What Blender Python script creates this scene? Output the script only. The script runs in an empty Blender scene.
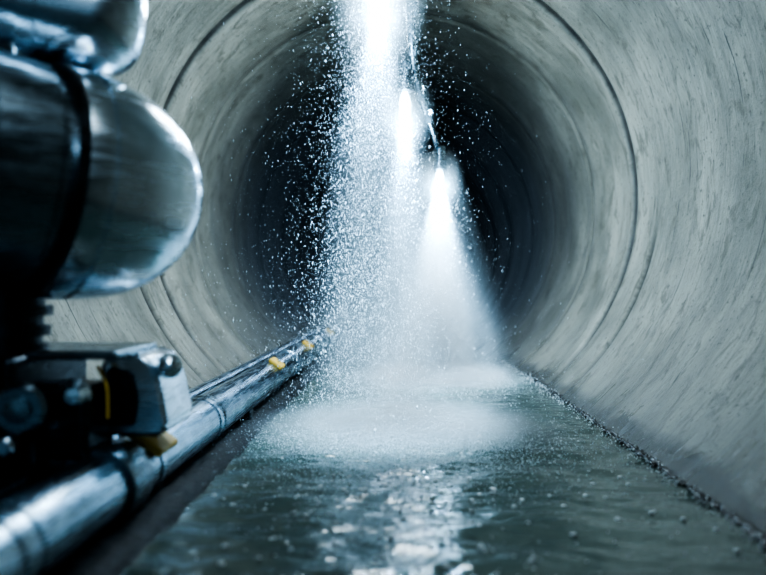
import bpy, bmesh, math, random
import numpy as np
from mathutils import Vector, Matrix, noise
random.seed(7); rng=np.random.default_rng(7)
S=bpy.context.scene; C=S.collection
# ---------------------------------------------------------------- helpers
def link(o,parent=None):
    C.objects.link(o)
    if parent: o.parent=parent
    return o
def empty(name):
    e=bpy.data.objects.new(name,None); C.objects.link(e); return e
def mat(name,col,rough=.5,metal=0,**kw):
    m=bpy.data.materials.new(name); m.use_nodes=True
    b=m.node_tree.nodes['Principled BSDF']
    b.inputs['Base Color'].default_value=(*col,1); b.inputs['Roughness'].default_value=rough
    b.inputs['Metallic'].default_value=metal
    for k,v in kw.items(): b.inputs[k.replace('_',' ')].default_value=v
    return m
class NT:
    def __init__(s,m): s.t=m.node_tree; s.n=s.t.nodes; s.l=s.t.links
    def add(s,typ,**kw):
        x=s.n.new(typ)
        for k,v in kw.items(): setattr(x,k,v)
        return x
    def set(s,inp,v):
        if hasattr(v,'is_output') : s.l.new(v,inp)
        else: inp.default_value=v
    def math(s,op,a,b=None,c=None,clamp=False):
        x=s.add('ShaderNodeMath',operation=op,use_clamp=clamp); s.set(x.inputs[0],a)
        if b is not None: s.set(x.inputs[1],b)
        if c is not None: s.set(x.inputs[2],c)
        return x.outputs[0]
    def mix(s,f,a,b,bt='MIX'):
        x=s.add('ShaderNodeMix',data_type='RGBA',blend_type=bt); s.set(x.inputs[0],f); s.set(x.inputs[6],a); s.set(x.inputs[7],b); return x.outputs[2]
    def noise(s,vec,scale,detail=4,rough=.5,dist=0):
        x=s.add('ShaderNodeTexNoise'); s.l.new(vec,x.inputs['Vector']); x.inputs['Scale'].default_value=scale
        x.inputs['Detail'].default_value=detail; x.inputs['Roughness'].default_value=rough; x.inputs['Distortion'].default_value=dist
        return x.outputs['Fac']
    def mapping(s,vec,scale=(1,1,1),loc=(0,0,0),rot=(0,0,0)):
        x=s.add('ShaderNodeMapping'); s.l.new(vec,x.inputs[0]); x.inputs['Scale'].default_value=scale; x.inputs['Location'].default_value=loc; x.inputs['Rotation'].default_value=rot; return x.outputs[0]
    def ramp(s,f,stops):
        x=s.add('ShaderNodeValToRGB'); s.l.new(f,x.inputs[0]); e=x.color_ramp.elements
        while len(e)<len(stops): e.new(.5)
        for i,(p,c) in enumerate(stops):
            e[i].position=p; e[i].color=(c,c,c,1) if isinstance(c,(int,float)) else (*c,1)
        return x.outputs[0]
    def bump(s,h,strength,dist,bsdf):
        x=s.add('ShaderNodeBump'); x.inputs['Strength'].default_value=strength; x.inputs['Distance'].default_value=dist
        s.l.new(h,x.inputs['Height']); s.l.new(x.outputs[0],bsdf.inputs['Normal'])
def mesh_obj(name,verts,faces,m,parent=None,smooth=True):
    me=bpy.data.meshes.new(name); me.from_pydata(verts,[],faces); me.materials.append(m)
    if smooth: me.polygons.foreach_set('use_smooth',[True]*len(me.polygons))
    me.update(); return link(bpy.data.objects.new(name,me),parent)
def frame(axis):
    a=Vector(axis).normalized(); u=a.cross(Vector((0,0,1)))
    if u.length<1e-3: u=Vector((1,0,0))
    u.normalize(); v=u.cross(a).normalized(); return a,u,v
def revolve(name,prof,origin,axis,m,parent=None,seg=64,sharp=35,sq=1.0):
    a,u,v=frame(axis); o=Vector(origin); vs=[];fs=[]
    for (t,r) in prof:
        for i in range(seg):
            th=2*math.pi*i/seg; vs.append(o+a*t+u*(r*math.cos(th))+v*(r*sq*math.sin(th)))
    n=len(prof)
    for j in range(n-1):
        for i in range(seg):
            k=(i+1)%seg; fs.append((j*seg+i,j*seg+k,(j+1)*seg+k,(j+1)*seg+i))
    fs.append(tuple(range(seg))[::-1]); fs.append(tuple((n-1)*seg+i for i in range(seg)))
    ob=mesh_obj(name,[tuple(x) for x in vs],fs,m,parent)
    bm=bmesh.new(); bm.from_mesh(ob.data); bmesh.ops.recalc_face_normals(bm,faces=bm.faces)
    for e in bm.edges:
        if len(e.link_faces)==2 and e.calc_face_angle(0)>math.radians(sharp): e.smooth=False
    bm.to_mesh(ob.data); bm.free(); return ob
def box(name,c,size,m,parent=None,bev=.01,rot=(0,0,0),seg=3):
    bm=bmesh.new(); bmesh.ops.create_cube(bm,size=1); bmesh.ops.scale(bm,vec=size,verts=bm.verts)
    if bev: bmesh.ops.bevel(bm,geom=bm.edges[:],offset=bev,segments=seg,affect='EDGES',profile=.5)
    me=bpy.data.meshes.new(name); bm.to_mesh(me); bm.free(); me.materials.append(m)
    o=bpy.data.objects.new(name,me); link(o,parent); o.location=c; o.rotation_euler=rot
    me.polygons.foreach_set('use_smooth',[True]*len(me.polygons))
    md=o.modifiers.new('wn','WEIGHTED_NORMAL'); return o
def extr(name,poly,p0,thick,m,parent=None,bev=.008):
    bm=bmesh.new(); vs=[bm.verts.new((p0[0]+x,p0[1],p0[2]+z)) for x,z in poly]
    f=bm.faces.new(vs); r=bmesh.ops.extrude_face_region(bm,geom=[f])
    bmesh.ops.translate(bm,vec=(0,thick,0),verts=[g for g in r['geom'] if isinstance(g,bmesh.types.BMVert)])
    bmesh.ops.recalc_face_normals(bm,faces=bm.faces)
    bmesh.ops.bevel(bm,geom=[e for e in bm.edges],offset=bev,segments=3,affect='EDGES',clamp_overlap=True)
    me=bpy.data.meshes.new(name); bm.to_mesh(me); bm.free(); me.materials.append(m)
    me.polygons.foreach_set('use_smooth',[True]*len(me.polygons))
    o=link(bpy.data.objects.new(name,me),parent); o.modifiers.new('wn','WEIGHTED_NORMAL'); return o
def tube(name,pts,r,m,parent=None):
    cu=bpy.data.curves.new(name,'CURVE'); cu.dimensions='3D'; sp=cu.splines.new('NURBS'); sp.points.add(len(pts)-1)
    for p,q in zip(sp.points,pts): p.co=(*q,1)
    sp.use_endpoint_u=True; sp.order_u=3; cu.bevel_depth=r; cu.bevel_resolution=6; cu.use_fill_caps=True; cu.materials.append(m)
    return link(bpy.data.objects.new(name,cu),parent)

AX=-0.08; AZ=1.17; R=1.5     # tunnel axis / radius ; water level z=0
# ---------------------------------------------------------------- materials
def concrete():
    m=mat('concrete_lining',(.4,.38,.34),.62); t=NT(m); b=t.n['Principled BSDF']
    uv=t.add('ShaderNodeUVMap',uv_map='UVMap').outputs[0]
    sep=t.add('ShaderNodeSeparateXYZ'); t.l.new(uv,sep.inputs[0]); y=sep.outputs[1]
    st=t.noise(t.mapping(uv,(.9,3.5,1)),1.0,8,.62,.5)
    st2=t.noise(t.mapping(uv,(2.6,24,1),rot=(0,0,.05)),1.0,7,.68,.4)
    big=t.noise(t.mapping(uv,(1,1.3,1),loc=(3,1,0)),1.1,6,.62,.5)
    sp=t.noise(uv,34,6,.7)
    blot=t.noise(t.mapping(uv,(.8,1.4,1)),7,7,.72,.6)
    col=t.mix(t.ramp(st,[(.32,0),(.68,1)]),(.225,.22,.185,1),(.41,.40,.345,1))
    col=t.mix(t.ramp(st2,[(.52,0),(.68,.42)]),col,(.54,.52,.45,1))
    col=t.mix(t.ramp(st2,[(.36,.5),(.45,0)]),col,(.13,.122,.095,1))
    col=t.mix(t.ramp(big,[(.38,.8),(.56,0)]),col,(.15,.148,.122,1))
    col=t.mix(t.ramp(blot,[(.38,.8),(.47,0)]),col,(.13,.122,.095,1))
    col=t.mix(t.ramp(sp,[(.35,.9),(.42,0)]),col,(.07,.065,.05,1))
    sc=t.noise(t.mapping(uv,(3,55,1),rot=(0,0,-.16)),1.0,3,.5,.8)
    col=t.mix(t.ramp(sc,[(.29,.95),(.34,0)]),col,(.03,.03,.024,1))
    far_shade=t.math('MULTIPLY_ADD',y,1/2.3,-5.1/2.3,clamp=True)
    col=t.mix(far_shade,col,(.040,.054,.064,1))  # light falloff down the tunnel, painted into the wall colour
    at=t.add('ShaderNodeAttribute',attribute_name='groove')
    col=t.mix(at.outputs['Fac'],col,(.006,.007,.008,1))
    tc=t.add('ShaderNodeTexCoord').outputs['Object']; s3=t.add('ShaderNodeSeparateXYZ'); t.l.new(tc,s3.inputs[0])
    zz=t.math('SUBTRACT',s3.outputs[2],t.math('MULTIPLY',t.noise(tc,6,6,.7),.16))
    wet=t.math('MULTIPLY_ADD',zz,-1/.04,0.1,clamp=True)
    col=t.mix(wet,col,(.012,.014,.014,1))
    damp=t.math('MULTIPLY_ADD',zz,-1/.40,0.8,clamp=True)
    col=t.mix(t.math('MULTIPLY',damp,.55),col,(.11,.108,.09,1))
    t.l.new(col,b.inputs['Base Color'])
    h=t.math('ADD',t.math('ADD',t.math('MULTIPLY',st2,.5),t.math('MULTIPLY',sp,.5)),t.math('MULTIPLY',blot,.9))
    t.bump(h,.8,.018,b)
    ro=t.ramp(st,[(.3,.36),(.7,.62)])
    t.l.new(t.math('MULTIPLY_ADD',damp,-.25,ro,clamp=True),b.inputs['Roughness'])
    return m
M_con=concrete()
def steel(name,base,rough,scale=(1,1,40),bstr=.15,dkf=.45):
    m=mat(name,base,rough,1.0); t=NT(m); b=t.n['Principled BSDF']
    tc=t.add('ShaderNodeTexCoord').outputs['Object']
    n=t.noise(t.mapping(tc,scale),3,5,.6); n2=t.noise(tc,7,5,.65)
    t.l.new(t.ramp(n,[(.3,max(.05,rough-.1)),(.75,rough+.18)]),b.inputs['Roughness'])
    dk=tuple(c*dkf for c in base)
    t.l.new(t.mix(t.ramp(n2,[(.38,.75),(.58,0)]),(*base,1),(*dk,1)),b.inputs['Base Color'])
    t.bump(n,bstr,.004,b); return m
M_steel=steel('brushed_steel',(.74,.86,.96),.20,(2,2,14),.05,.88)
M_pipe=steel('pipe_steel',(.46,.60,.72),.24,(40,1.5,40),.2,.5)
M_dark=steel('dark_steel',(.045,.058,.070),.30,(3,3,20))
M_rub=mat('black_rubber',(.012,.014,.016),.45)
M_body=steel('housing_gunmetal',(.26,.34,.40),.26,(3,3,20))
M_yel=mat('ochre_paint',(.70,.42,.06),.5)
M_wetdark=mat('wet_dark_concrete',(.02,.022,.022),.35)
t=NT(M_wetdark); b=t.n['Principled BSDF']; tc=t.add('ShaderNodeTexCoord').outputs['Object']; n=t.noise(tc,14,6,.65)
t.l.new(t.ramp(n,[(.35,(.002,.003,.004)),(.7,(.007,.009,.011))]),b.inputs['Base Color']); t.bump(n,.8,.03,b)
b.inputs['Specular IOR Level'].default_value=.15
M_lamp=mat('lamp_glass',(1,1,1),.2); b=M_lamp.node_tree.nodes['Principled BSDF']; b.inputs['Emission Color'].default_value=(.55,.82,1,1); b.inputs['Emission Strength'].default_value=24
M_drop=mat('spray_droplets',(.82,.93,1),.15,0,IOR=1.4)
M_bead=mat('water_beads',(.92,.97,1),.10,0,IOR=1.7,Transmission_Weight=.15)

# ---------------------------------------------------------------- tunnel
def rad(y):
    pts=[(-3,1.5),(5.15,1.5),(5.25,1.475),(5.75,1.475),(5.82,1.45),(6.3,1.45),(6.37,1.42),(6.9,1.42),(7.0,1.40),(40,1.40)]
    return np.interp(y,[p[0] for p in pts],[p[1] for p in pts])
joints=[(4.17,1),(4.6,2),(5.5,0),(6.6,0),(7.6,0),(9,0),(10.5,0),(12,0),(14,0),(17,0),(20,0)]
HW={0:.018,1:.036,2:.050}
ys=set(np.round(np.concatenate([np.arange(-2.5,8,.1),np.arange(8,30,.5)]),3))
for d,k in joints:
    h=HW[k]
    ys={q for q in ys if abs(q-d)>h+.012}
    for o in (-h-.008,-h,h,h+.008): ys.add(round(d+o,4))
ys=sorted(ys); NA=240
V=[];F=[];UV=[];G=[]
for y in ys:
    for i in range(NA+1):
        th=-math.pi/2+2*math.pi*i/NA; g=0; off=0
        for d,k in joints:
            if abs(y-d)<=HW[k]+.0005:
                up=math.sin(th)
                w={0:.35,1:min(1,max(0,(-.12-up)*6)),2:min(1,max(.35,(up+.9)*3))}[k]
                g=max(g,w*(.9+.1*math.sin(th*37)*math.sin(th*11))); off=.024*w
        w=.006*noise.noise(Vector((math.cos(th)*3,math.sin(th)*3,y*1.5)))
        r=float(rad(y))+off+w
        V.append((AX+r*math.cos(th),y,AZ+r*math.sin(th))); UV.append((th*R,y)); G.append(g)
W=NA+1
for j in range(len(ys)-1):
    for i in range(NA): F.append((j*W+i,(j+1)*W+i,(j+1)*W+i+1,j*W+i+1))
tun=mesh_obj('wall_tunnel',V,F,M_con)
me=tun.data; uvl=me.uv_layers.new(name='UVMap'); 
li=np.zeros(len(me.loops),dtype=np.int32); me.loops.foreach_get('vertex_index',li)
uvl.data.foreach_set('uv',np.array(UV,dtype=np.float32)[li].ravel())
ga=me.attributes.new('groove','FLOAT','POINT'); ga.data.foreach_set('value',np.array(G,dtype=np.float32))
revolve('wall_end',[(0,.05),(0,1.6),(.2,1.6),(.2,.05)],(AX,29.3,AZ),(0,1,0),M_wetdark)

# ---------------------------------------------------------------- water
def water():
    m=mat('murky_water',(.06,.075,.065),.035,0,IOR=1.5); t=NT(m); b=t.n['Principled BSDF']
    tc=t.add('ShaderNodeTexCoord').outputs['Object']
    n=t.noise(t.mapping(tc,(.7,1.6,1)),6,3,.5,.9); n2=t.noise(t.mapping(tc,(1,1.5,1)),24,3,.5,.4)
    t.bump(t.math('ADD',n,t.math('MULTIPLY',n2,.18)),.42,.03,b)
    big=t.noise(tc,1.7,4,.6)
    t.l.new(t.mix(t.ramp(big,[(.35,0),(.7,1)]),(.065,.095,.086,1),(.11,.145,.13,1)),b.inputs['Base Color'])
    return m
M_wat=water()
yy=[.2]
while yy[-1]<28.6: yy.append(min(29.,yy[-1]+max(.008,yy[-1]*.005 if yy[-1]<6 else yy[-1]*.03)))
xx=np.linspace(-.66,.93,170); V=[];F=[]
for y in yy:
    for x in xx:
        if y>5.2: x=min(x,.82)
        sp=sum(math.exp(-(((x-cx)/wx)**2+((y-cy)/wy)**2)) for cx,cy,wx,wy in ((-.02,3.15,.6,.5),(.2,4.8,.55,.6)))
        a=.009+.012*sp
        h=a*noise.noise(Vector((x*4,y*7,0)))+.4*a*noise.noise(Vector((x*13,y*19,3)))+(.008*sp*noise.noise(Vector((x*60,y*60,5))))
        V.append((float(x),y,h))
n=len(xx)
for j in range(len(yy)-1):
    for i in range(n-1): F.append((j*n+i,j*n+i+1,(j+1)*n+i+1,(j+1)*n+i))
mesh_obj('water_channel',V,F,M_wat)

prof=[(-1.07,.035),(-.66,.03),(-.60,.012),(-.585,-.10),(-1.02,-.10)]
V=[];F=[];ly=np.arange(.0,29,.12)
for y in ly:
    for k,(x,z) in enumerate(prof):
        V.append((x+(.015*noise.noise(Vector((x*5,y*4,1))) if k in(1,2,3) else 0),float(y),z+.01*noise.noise(Vector((x*8,y*6,2)))))
for j in range(len(ly)-1):
    for k in range(4): F.append((j*5+k,j*5+k+1,(j+1)*5+k+1,(j+1)*5+k))
mesh_obj('floor_ledge',V,F,M_wetdark)

V=[];F=[]
bm0=bmesh.new(); bmesh.ops.create_icosphere(bm0,subdivisions=2,radius=1); bv=[v.co.copy() for v in bm0.verts]; bf=[[v.index for v in f.verts] for f in bm0.faces]; bm0.free()
for k in range(1700):
    y=random.uniform(1.2,7); x=.870+random.gauss(0,.009)-(.03 if y>5.2 else 0); s=random.uniform(.004,.013)*(1+.9*noise.noise(Vector((y*2,0,0))))
    o=len(V); sd=random.random()*50; sc=(random.uniform(.6,1.1),random.uniform(1.,2.4),random.uniform(.5,.9))
    for v in bv:
        q=v*(1+.35*noise.noise(v*1.3+Vector((sd,0,0)))); V.append((x+q.x*s*sc[0],y+q.y*s*sc[1],.006+q.z*s*sc[2]))
    F+= [tuple(i+o for i in f) for f in bf]
M_grav=mat('wet_gravel',(.005,.006,.008),.2)
mesh_obj('gravel_debris',V,F,M_grav)

# ---------------------------------------------------------------- pipes
PX,PZ,PR=-.75,.115,.085
p=empty('steel_pipe')
pr=[(-.3,0.001),(-.3,PR)]
for d in (1.35,2.75,4.75,6.2):
    pr+=[(d-.05,PR),(d-.05,PR+.004),(d-.02,PR+.005),(d-.018,PR+.001),(d+.018,PR+.001),(d+.02,PR+.005),(d+.05,PR+.004),(d+.05,PR)]
pr+=[(7.25,PR),(7.26,PR-.01),(7.26,.001)]
revolve('pipe_body',pr,(PX,0,PZ),(0,1,0),M_pipe,p)
for d in (2.06,4.1,5.45,7.1):
    revolve('clamp_band',[(d-.02,PR),(d-.02,PR+.004),(d+.02,PR+.004),(d+.02,PR)],(PX,0,PZ),(0,1,0),M_pipe,p)
    an=.62; rr=PR+.008; k_=1.3 if d<3 else 1
    box('clamp_tab',(PX+rr*math.sin(an),d,PZ+rr*math.cos(an)),(.085*k_,.12*k_,.026),M_yel,p,.010,(0,an,0))
    rr+=.012; revolve('clamp_bolt',[(0,.010),(.010,.010),(.013,.007)],(PX+rr*math.sin(an),d,PZ+rr*math.cos(an)),(math.sin(an),0,math.cos(an)),M_steel,p,6)
for d in (.8,3.3,5.0,6.6):
    box('pipe_saddle',(PX,d,.045),(.16,.06,.05),M_dark,p,.01)
p=empty('rail_pipe')
revolve('rail_body',[(0,.001),(0,.045),(8.5,.045),(8.5,.001)],(-.935,-.2,.115),(0,1,0),M_pipe,p)
for d in np.arange(.6,8,1.1):
    box('rail_saddle',(-.935,float(d),.055),(.10,.05,.06),M_dark,p,.008)

# ---------------------------------------------------------------- machine (left foreground)
mc=empty('tunnel_cleaning_machine')
ax=Vector((.72,.69,-.10)).normalized(); o=Vector((-.90,1.80,.875))
revolve('drum_body',[(-.75,.001),(-.75,.25),(-.72,.275),(-.2,.275),(-.19,.262),(-.17,.262),(-.16,.278),(-.03,.278),(-.02,.262),(0,.262)],o,ax,M_body,mc,96)
revolve('drum_flange',[(0,.26),(0,.285),(.006,.290),(.02,.290),(.026,.285),(.026,.26)],o,ax,M_dark,mc,96)
dome=[(.026,.286),(.05,.290),(.075,.290),(.08,.282),(.086,.282),(.09,.288)]+[(.09+.31*math.sin(a),.06+.227*math.cos(a)**1.05) for a in np.linspace(.06,1.5,24)]+[(.402,.04),(.408,.001)]
revolve('drum_dome',dome,o,ax,M_steel,mc,96)
o2=Vector((-.95,1.86,1.34))
ax2=Vector((.93,.34,-.12)).normalized()
revolve('motor_body',[(-.3,.001),(-.3,.15),(-.28,.165),(.0,.165),(.0,.175),(.04,.175),(.04,.165),(.16,.165)]+[(.16+.13*math.sin(a),.165*math.cos(a)**.7) for a in np.linspace(.1,1.56,12)],o2,ax2,M_steel,mc,80)
revolve('motor_band',[(-.1,.16),(-.1,.172),(-.06,.172),(-.06,.16)],o2,ax2,M_dark,mc,80)
box('motor_saddle',(-1.02,1.88,1.16),(.20,.22,.16),M_body,mc,.03)
revolve('neck',[(0,.001),(0,.10),(.03,.10),(.03,.085),(.05,.085),(.05,.105),(.075,.105),(.075,.088),(.10,.088),(.10,.11),(.125,.11),(.125,.09),(.25,.09),(.25,.001)],(-1.0,1.85,.44),(0,0,1),M_dark,mc)
box('carriage_block',(-1.01,1.9,.34),(.22,.42,.22),M_dark,mc,.02)
box('carriage_plate',(-.92,1.93,.445),(.46,.30,.022),M_body,mc,.008)
hous=[(.00,.00),(.16,.00),(.175,.03),(.155,.13),(.135,.19),(.105,.215),(.02,.22),(.0,.20)]
extr('side_housing',hous,(-.78,1.90,.225),.24,M_steel,mc,.012)
hin=[(.02,.03),(.09,.03),(.10,.10),(.085,.17),(.02,.18)]
extr('housing_recess',hin,(-.78,1.888,.225),.02,M_dark,mc,.005)
revolve('housing_knob',[(0,.001),(0,.030),(.02,.034),(.04,.030),(.05,.018),(.055,.001)],(-.615,1.93,.405),(.5,-.85,.1),M_steel,mc,40)
revolve('housing_knob_base',[(-.05,.001),(-.05,.02),(.0,.02),(.0,.001)],(-.615,1.93,.405),(.5,-.85,.1),M_dark,mc,40)
revolve('hub_large',[(0,.001),(0,.055),(.03,.06),(.04,.05),(.04,.03),(.06,.028),(.065,.001)],(-.89,1.72,.33),(.25,-1,.0),M_body,mc)
revolve('hub_small',[(0,.001),(0,.035),(.02,.04),(.03,.03),(.05,.018),(.052,.001)],(-.80,1.80,.35),(.25,-1,.0),M_steel,mc)
revolve('hub_pin',[(0,.001),(0,.022),(.05,.022),(.055,.015),(.055,.001)],(-.91,1.70,.25),(.25,-1,.0),M_steel,mc)
box('axle_block',(-.86,1.86,.28),(.20,.18,.18),M_dark,mc,.02)
tube('brass_line',[(-.77,1.86,.41),(-.745,1.85,.38),(-.74,1.85,.33),(-.745,1.86,.28)],.005,M_yel,mc)
tube('hydraulic_hose',[(-1.02,1.62,.40),(-1.0,1.55,.33),(-.96,1.53,.24),(-.93,1.58,.17),(-.93,1.75,.14)],.022,M_rub,mc)
revolve('pipe_shoe',[(0,PR),(0,PR+.012),(.01,PR+.015),(.13,PR+.015),(.14,PR+.012),(.14,PR)],(PX,1.80,PZ),(0,1,0),M_body,mc)
box('rail_shoe',(-.94,1.92,.19),(.13,.34,.13),M_dark,mc,.02)
# ---------------------------------------------------------------- spray manifold
sm=empty('spray_manifold')
P1=Vector((-.10,3.15,1.86)); P2=Vector((.01,3.95,1.56)); P3=Vector((.24,4.9,1.33))
tube('supply_pipe',[(-.04,2.2,2.60),(0.02,2.9,2.36),(.03,3.3,2.0),(.05,3.95,1.72),tuple(P3+Vector((0,0,.20))),tuple(P3+Vector((.02,.4,.1)))],.022,M_body,sm)
LL=((P1,.040,.16),(P2,.030,.15),(P3,.026,.08))
for P,r,L in LL:
    revolve('nozzle_body',[(0,.001),(0,.030),(.01,.045),(.06,.045),(.065,.032),(.10,.032),(.10,.04),(.16,.04),(.16,.001)],P+Vector((0,0,L*.55)),(0,0,1),M_body,sm,32)
    revolve('lamp_bulb',[(r*.9*(1-math.cos(a))-L*.5,max(.001,r*math.sin(a))) for a in np.linspace(0,1.57,8)]+[(L*.2,r),(L*.4,r*.8),(L*.55,r*.5),(L*.55,.001)],P,(0,0,1),M_lamp,sm,32)
for c in ((.035,3.3,2.02),(.045,3.5,1.93),(.05,3.75,1.82),(.10,4.15,1.69),(.15,4.4,1.62)):
    box('pipe_coupler',c,(.05,.08,.055),M_body,sm,.012,(-.45,0,0))

# ---------------------------------------------------------------- droplets
oct_v=np.array([(1,0,0),(-1,0,0),(0,1,0),(0,-1,0),(0,0,1),(0,0,-1)],float)
oct_f=[(0,2,4),(2,1,4),(1,3,4),(3,0,4),(2,0,5),(1,2,5),(3,1,5),(0,3,5)]
def drops(name,P,r,el,m):
    N=len(P); V=(oct_v[None]*r[:,None,None]); V[:,:,2]*=el[:,None]; V=V+P[:,None,:]
    Fa=(np.array(oct_f)[None]+6*np.arange(N)[:,None,None]).reshape(-1,3)
    me=bpy.data.meshes.new(name); me.vertices.add(N*6); me.vertices.foreach_set('co',V.reshape(-1))
    nf=len(Fa); me.loops.add(nf*3); me.loops.foreach_set('vertex_index',Fa.reshape(-1).astype(np.int32))
    me.polygons.add(nf); me.polygons.foreach_set('loop_start',np.arange(0,nf*3,3,dtype=np.int32)); me.polygons.foreach_set('loop_total',np.full(nf,3,dtype=np.int32))
    me.polygons.foreach_set('use_smooth',np.ones(nf,bool)); me.update(calc_edges=True); me.validate(); me.materials.append(m)
    return link(bpy.data.objects.new(name,me))
def fall(N,apex,foot,s0,s1,tpow=1.0,tail=.12,tw=.30):
    t=rng.random(N)**tpow; k=s0+(s1-s0)*t**.8
    wide=rng.random(N)<tail; k=np.where(wide,k+.03+tw*t**.7,k)
    x=apex[0]+(foot[0]-apex[0])*t+rng.normal(0,1,N)*k; y=apex[1]+(foot[1]-apex[1])*t+rng.normal(0,1,N)*k*.8
    z=apex[2]*(1-t)+rng.normal(0,.03,N); z=np.abs(z)+.002
    return np.stack([x,y,z],1)
A=fall(40000,(-.10,3.1,2.1),(-.20,3.15,0),.05,.15,.95,.21,.24)
rA=rng.gamma(1.5,.00034,len(A))+.00042
B=fall(2500,P3,(.24,4.9,0),.02,.18,1.0,.5,.1); rB=rng.gamma(2.2,.0004,len(B))+.0007
D=fall(3000,P2,(.02,3.95,0),.03,.15,1.2,.2,.1); rD=rng.gamma(2.2,.0004,len(D))+.0006
def splash(N,c,sx,sy,hz):
    return np.stack([c[0]+rng.normal(0,sx,N),c[1]+rng.normal(0,sy,N),np.abs(rng.exponential(hz,N))+.004],1)
E=splash(24000,(-.0,2.88),.31,.29,.026); E2=splash(7000,(.22,4.8),.28,.3,.024)
rE=rng.gamma(2.0,.00036,len(E))+.0005; rE2=rng.gamma(2.2,.0005,len(E2))+.0008
P=np.concatenate([A,B,D,E,E2]); r=np.concatenate([rA,rB,rD,rE,rE2]); el=np.concatenate([rng.uniform(1,3.4,len(A)+len(B)+len(D)),rng.uniform(.8,1.3,len(E)+len(E2))])
k=(np.abs(P[:,0]-AX)<.9)
drops('water_spray',P[k],np.minimum(r[k],.004),el[k],M_drop)
V=[];F=[]
for kx in range(900):
    y=1.5+abs(random.gauss(0,.8)) if random.random()<.55 else random.uniform(2.0,3.0)
    x=random.uniform(-.55,.84) if random.random()<.35 else random.gauss(0,.25)
    if not -.56<x<.85: continue
    s=random.choice([.0015,.0015,.002,.002,.003,.0045])
    if y<2.3 and random.random()<.12: s=.0065
    z=random.choice([.0,.0,.0,.01,.03])+s*.4
    o=len(V)
    for v in bv: V.append((x+v.x*s*1.25,y+v.y*s*1.15,z+v.z*s*.75))
    F+=[tuple(i+o for i in f) for f in bf]
for kx in range(800):
    y=random.uniform(1.3,6); x=.83+random.gauss(0,.018)-(.03 if y>5.2 else 0); s=random.uniform(.001,.0035); z=.006+abs(random.gauss(0,.012)); o=len(V)
    for v in bv: V.append((x+v.x*s,y+v.y*s,z+v.z*s))
    F+=[tuple(i+o for i in f) for f in bf]
mesh_obj('water_beads',V,F,M_bead)

# ---------------------------------------------------------------- mist volumes
def mist_mat(name,dens,kind,a=.03,b=.1,sc=(1,1,1)):
    m=bpy.data.materials.new(name); m.use_nodes=True; t=NT(m); t.n.clear()
    out=t.add('ShaderNodeOutputMaterial'); vs=t.add('ShaderNodeVolumeScatter'); vs.inputs['Color'].default_value=(.78,.93,1,1); vs.inputs['Anisotropy'].default_value=.1
    tc=t.add('ShaderNodeTexCoord').outputs['Object']; sp=t.add('ShaderNodeSeparateXYZ'); t.l.new(tc,sp.inputs[0]); x,y,z=sp.outputs
    if kind=='cone':
        rr=t.math('SQRT',t.math('ADD',t.math('MULTIPLY',x,x),t.math('MULTIPLY',y,y)))
        d=t.math('ABSOLUTE',z); w=t.math('MULTIPLY_ADD',d,b,a); q=t.math('DIVIDE',rr,w)
        f=t.math('POWER',t.math('SUBTRACT',1,q,clamp=True),1.1)
        f=t.math('MULTIPLY',f,t.math('MULTIPLY_ADD',d,.5,.5))
        nz=t.noise(t.mapping(tc,(9,9,2)),1,2,.5)
    else:
        l=t.add('ShaderNodeVectorMath',operation='LENGTH'); t.l.new(tc,l.inputs[0]); f=t.math('POWER',t.math('SUBTRACT',1,l.outputs['Value'],clamp=True),1.6)
        nz=t.noise(t.mapping(tc,(5,5,1.2)),1,2,.5)
    f=t.math('MULTIPLY',f,t.math('MULTIPLY_ADD',t.ramp(nz,[(.35,0),(.65,1)]),1.1,.4))
    t.l.new(t.math('MULTIPLY',f,dens),vs.inputs['Density']); t.l.new(vs.outputs[0],out.inputs['Volume']); return m
def cone(name,P,L,a,b,d):
    m=mist_mat(name,d,'cone',a,b)
    ob=revolve(name,[(0,a),(L,a+b*L)],(0,0,0),(0,0,-1),m,None,32); ob.location=P; return ob
cone('mist_cone',(P3.x,P3.y,P3.z-.01),1.28,.06,.19,6)
cone('mist_plume',(P3.x-.04,4.9,P3.z+.16),1.45,.16,.32,1.8)
cone('mist_cone',(P2.x,P2.y,P2.z+.10),1.64,.08,.10,2.0)
cone('mist_cone',(-.10,3.15,P1.z+.2),2.03,.12,.12,1.0)
def puff(name,c,s,d):
    bm=bmesh.new(); bmesh.ops.create_icosphere(bm,subdivisions=4,radius=1); me=bpy.data.meshes.new(name); bm.to_mesh(me); bm.free()
    me.materials.append(mist_mat(name,d,'ball')); o=link(bpy.data.objects.new(name,me)); o.location=c; o.scale=s
puff('splash_mist',(.02,3.15,.01),(.76,.62,.13),13)
puff('splash_mist',(.22,4.8,.01),(.64,.65,.15),15)
for P,s in ((P1,.28),(P2,.22),(P3,.22)): puff('lamp_mist',tuple(P+Vector((0,0,-.03))),(s*.8,s*.8,s*1.2),4.5)

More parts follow.
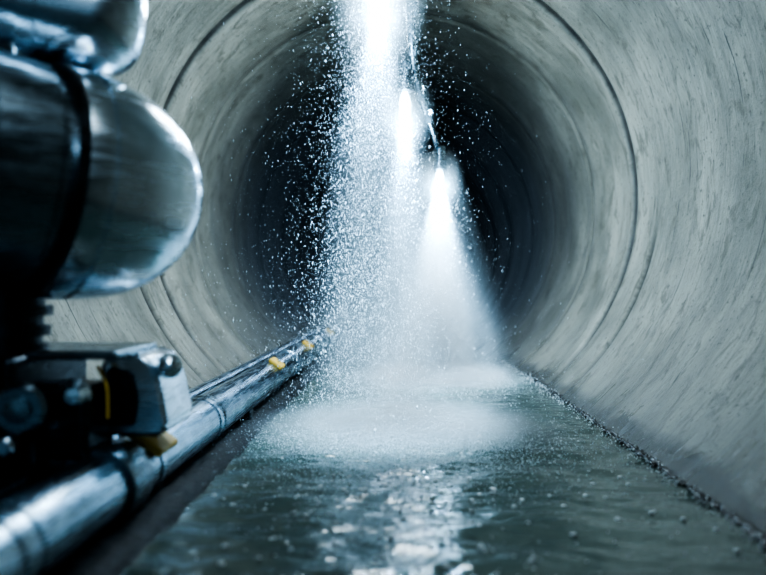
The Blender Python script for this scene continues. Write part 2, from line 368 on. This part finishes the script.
# ---------------------------------------------------------------- lights
def spot(n,loc,tgt,e,size,blend=.5,col=(.36,.69,1),rad=.03):
    l=bpy.data.lights.new(n,'SPOT'); l.energy=e; l.spot_size=math.radians(size); l.spot_blend=blend; l.color=col; l.shadow_soft_size=rad
    o=link(bpy.data.objects.new(n,l)); o.location=loc; o.rotation_euler=(Vector(tgt)-Vector(loc)).to_track_quat('-Z','Y').to_euler()
def area(n,loc,tgt,e,sx,sy,col=(.75,.91,1)):
    l=bpy.data.lights.new(n,'AREA'); l.shape='RECTANGLE'; l.size=sx; l.size_y=sy; l.energy=e; l.color=col
    o=link(bpy.data.objects.new(n,l)); o.location=loc; o.rotation_euler=(Vector(tgt)-Vector(loc)).to_track_quat('-Z','Y').to_euler()
def point(n,loc,e,col=(.40,.72,1)):
    l=bpy.data.lights.new(n,'POINT'); l.energy=e; l.color=col; l.shadow_soft_size=.02
    o=link(bpy.data.objects.new(n,l)); o.location=loc
spot('nozzle_lamp',(P3.x,P3.y,P3.z-.045),(P3.x,P3.y,0),1700,48,.7)
spot('nozzle_lamp',(P2.x,P2.y,P2.z-.08),(P2.x,P2.y,0),800,40,.7)
spot('nozzle_lamp',(-.10,3.15,P1.z-.085),(-.16,3.15,0),600,46,.7)
for (P,r,L),e in zip(LL,(17,17,20)): point('nozzle_glow_lamp',(P.x,P.y,P.z-L*.5-.03),e)
spot('fill_spot',(-.45,2.0,2.45),(-.05,3.15,0),1150,24,.8,(.48,.77,1),.05)  # unseen spot added to brighten the near splash
spot('fill_spot',(.30,4.0,2.5),(.22,4.8,0),1000,32,.8,(.48,.77,1),.05)  # likewise an added spot, lifts the far splash
spot('fill_spot',(-.30,2.2,2.5),(-.12,3.15,1.4),300,46,.8,(.55,.80,1),.05)  # added spot, lights the falling curtain
spot('fill_spot',(.05,3.6,2.6),(.05,2.0,0),150,32,1.0,(.70,.87,1),.03)  # added spot, brightens beads on the foreground water
area('overhead_light',(AX,4.2,2.58),(AX,4.4,0),46,.5,1.4)
area('overhead_light',(AX+.1,.9,2.45),(AX+.3,2.6,.2),7,.4,.8)  # unseen fill added above the frame to light the near walls
area('overhead_light',(AX,5.4,2.5),(AX,4.6,.2),34,.5,.6)
area('overhead_light',(AX,9,2.45),(AX,9,.0),24,.4,3,(.5,.74,1))  # added blue fill so the far lining shows
area('overhead_light',(AX,15,2.45),(AX,15,.0),50,.4,3,(.5,.74,1))  # second added fill, deeper in the tunnel
spot('machine_fill',(-.2,.2,1.9),(-.85,1.85,.75),45,44,.8,(.60,.83,1),.15)  # out-of-view fill added to brighten the machine
w=bpy.data.worlds.new('World'); S.world=w; w.use_nodes=True; w.node_tree.nodes['Background'].inputs[0].default_value=(.26,.46,.62,1); w.node_tree.nodes['Background'].inputs[1].default_value=.42
# ---------------------------------------------------------------- camera
cd=bpy.data.cameras.new('Camera'); cam=link(bpy.data.objects.new('Camera',cd)); S.camera=cam
cam.location=(0,0,.61); cam.rotation_euler=(math.radians(90),0,math.atan(20/745)); cd.lens=35; cd.sensor_width=36; cd.clip_start=.02
cd.dof.use_dof=True; cd.dof.focus_distance=3.3; cd.dof.aperture_fstop=1.2
S.view_settings.view_transform='AgX'
try: S.view_settings.look='AgX - High Contrast'
except Exception: pass
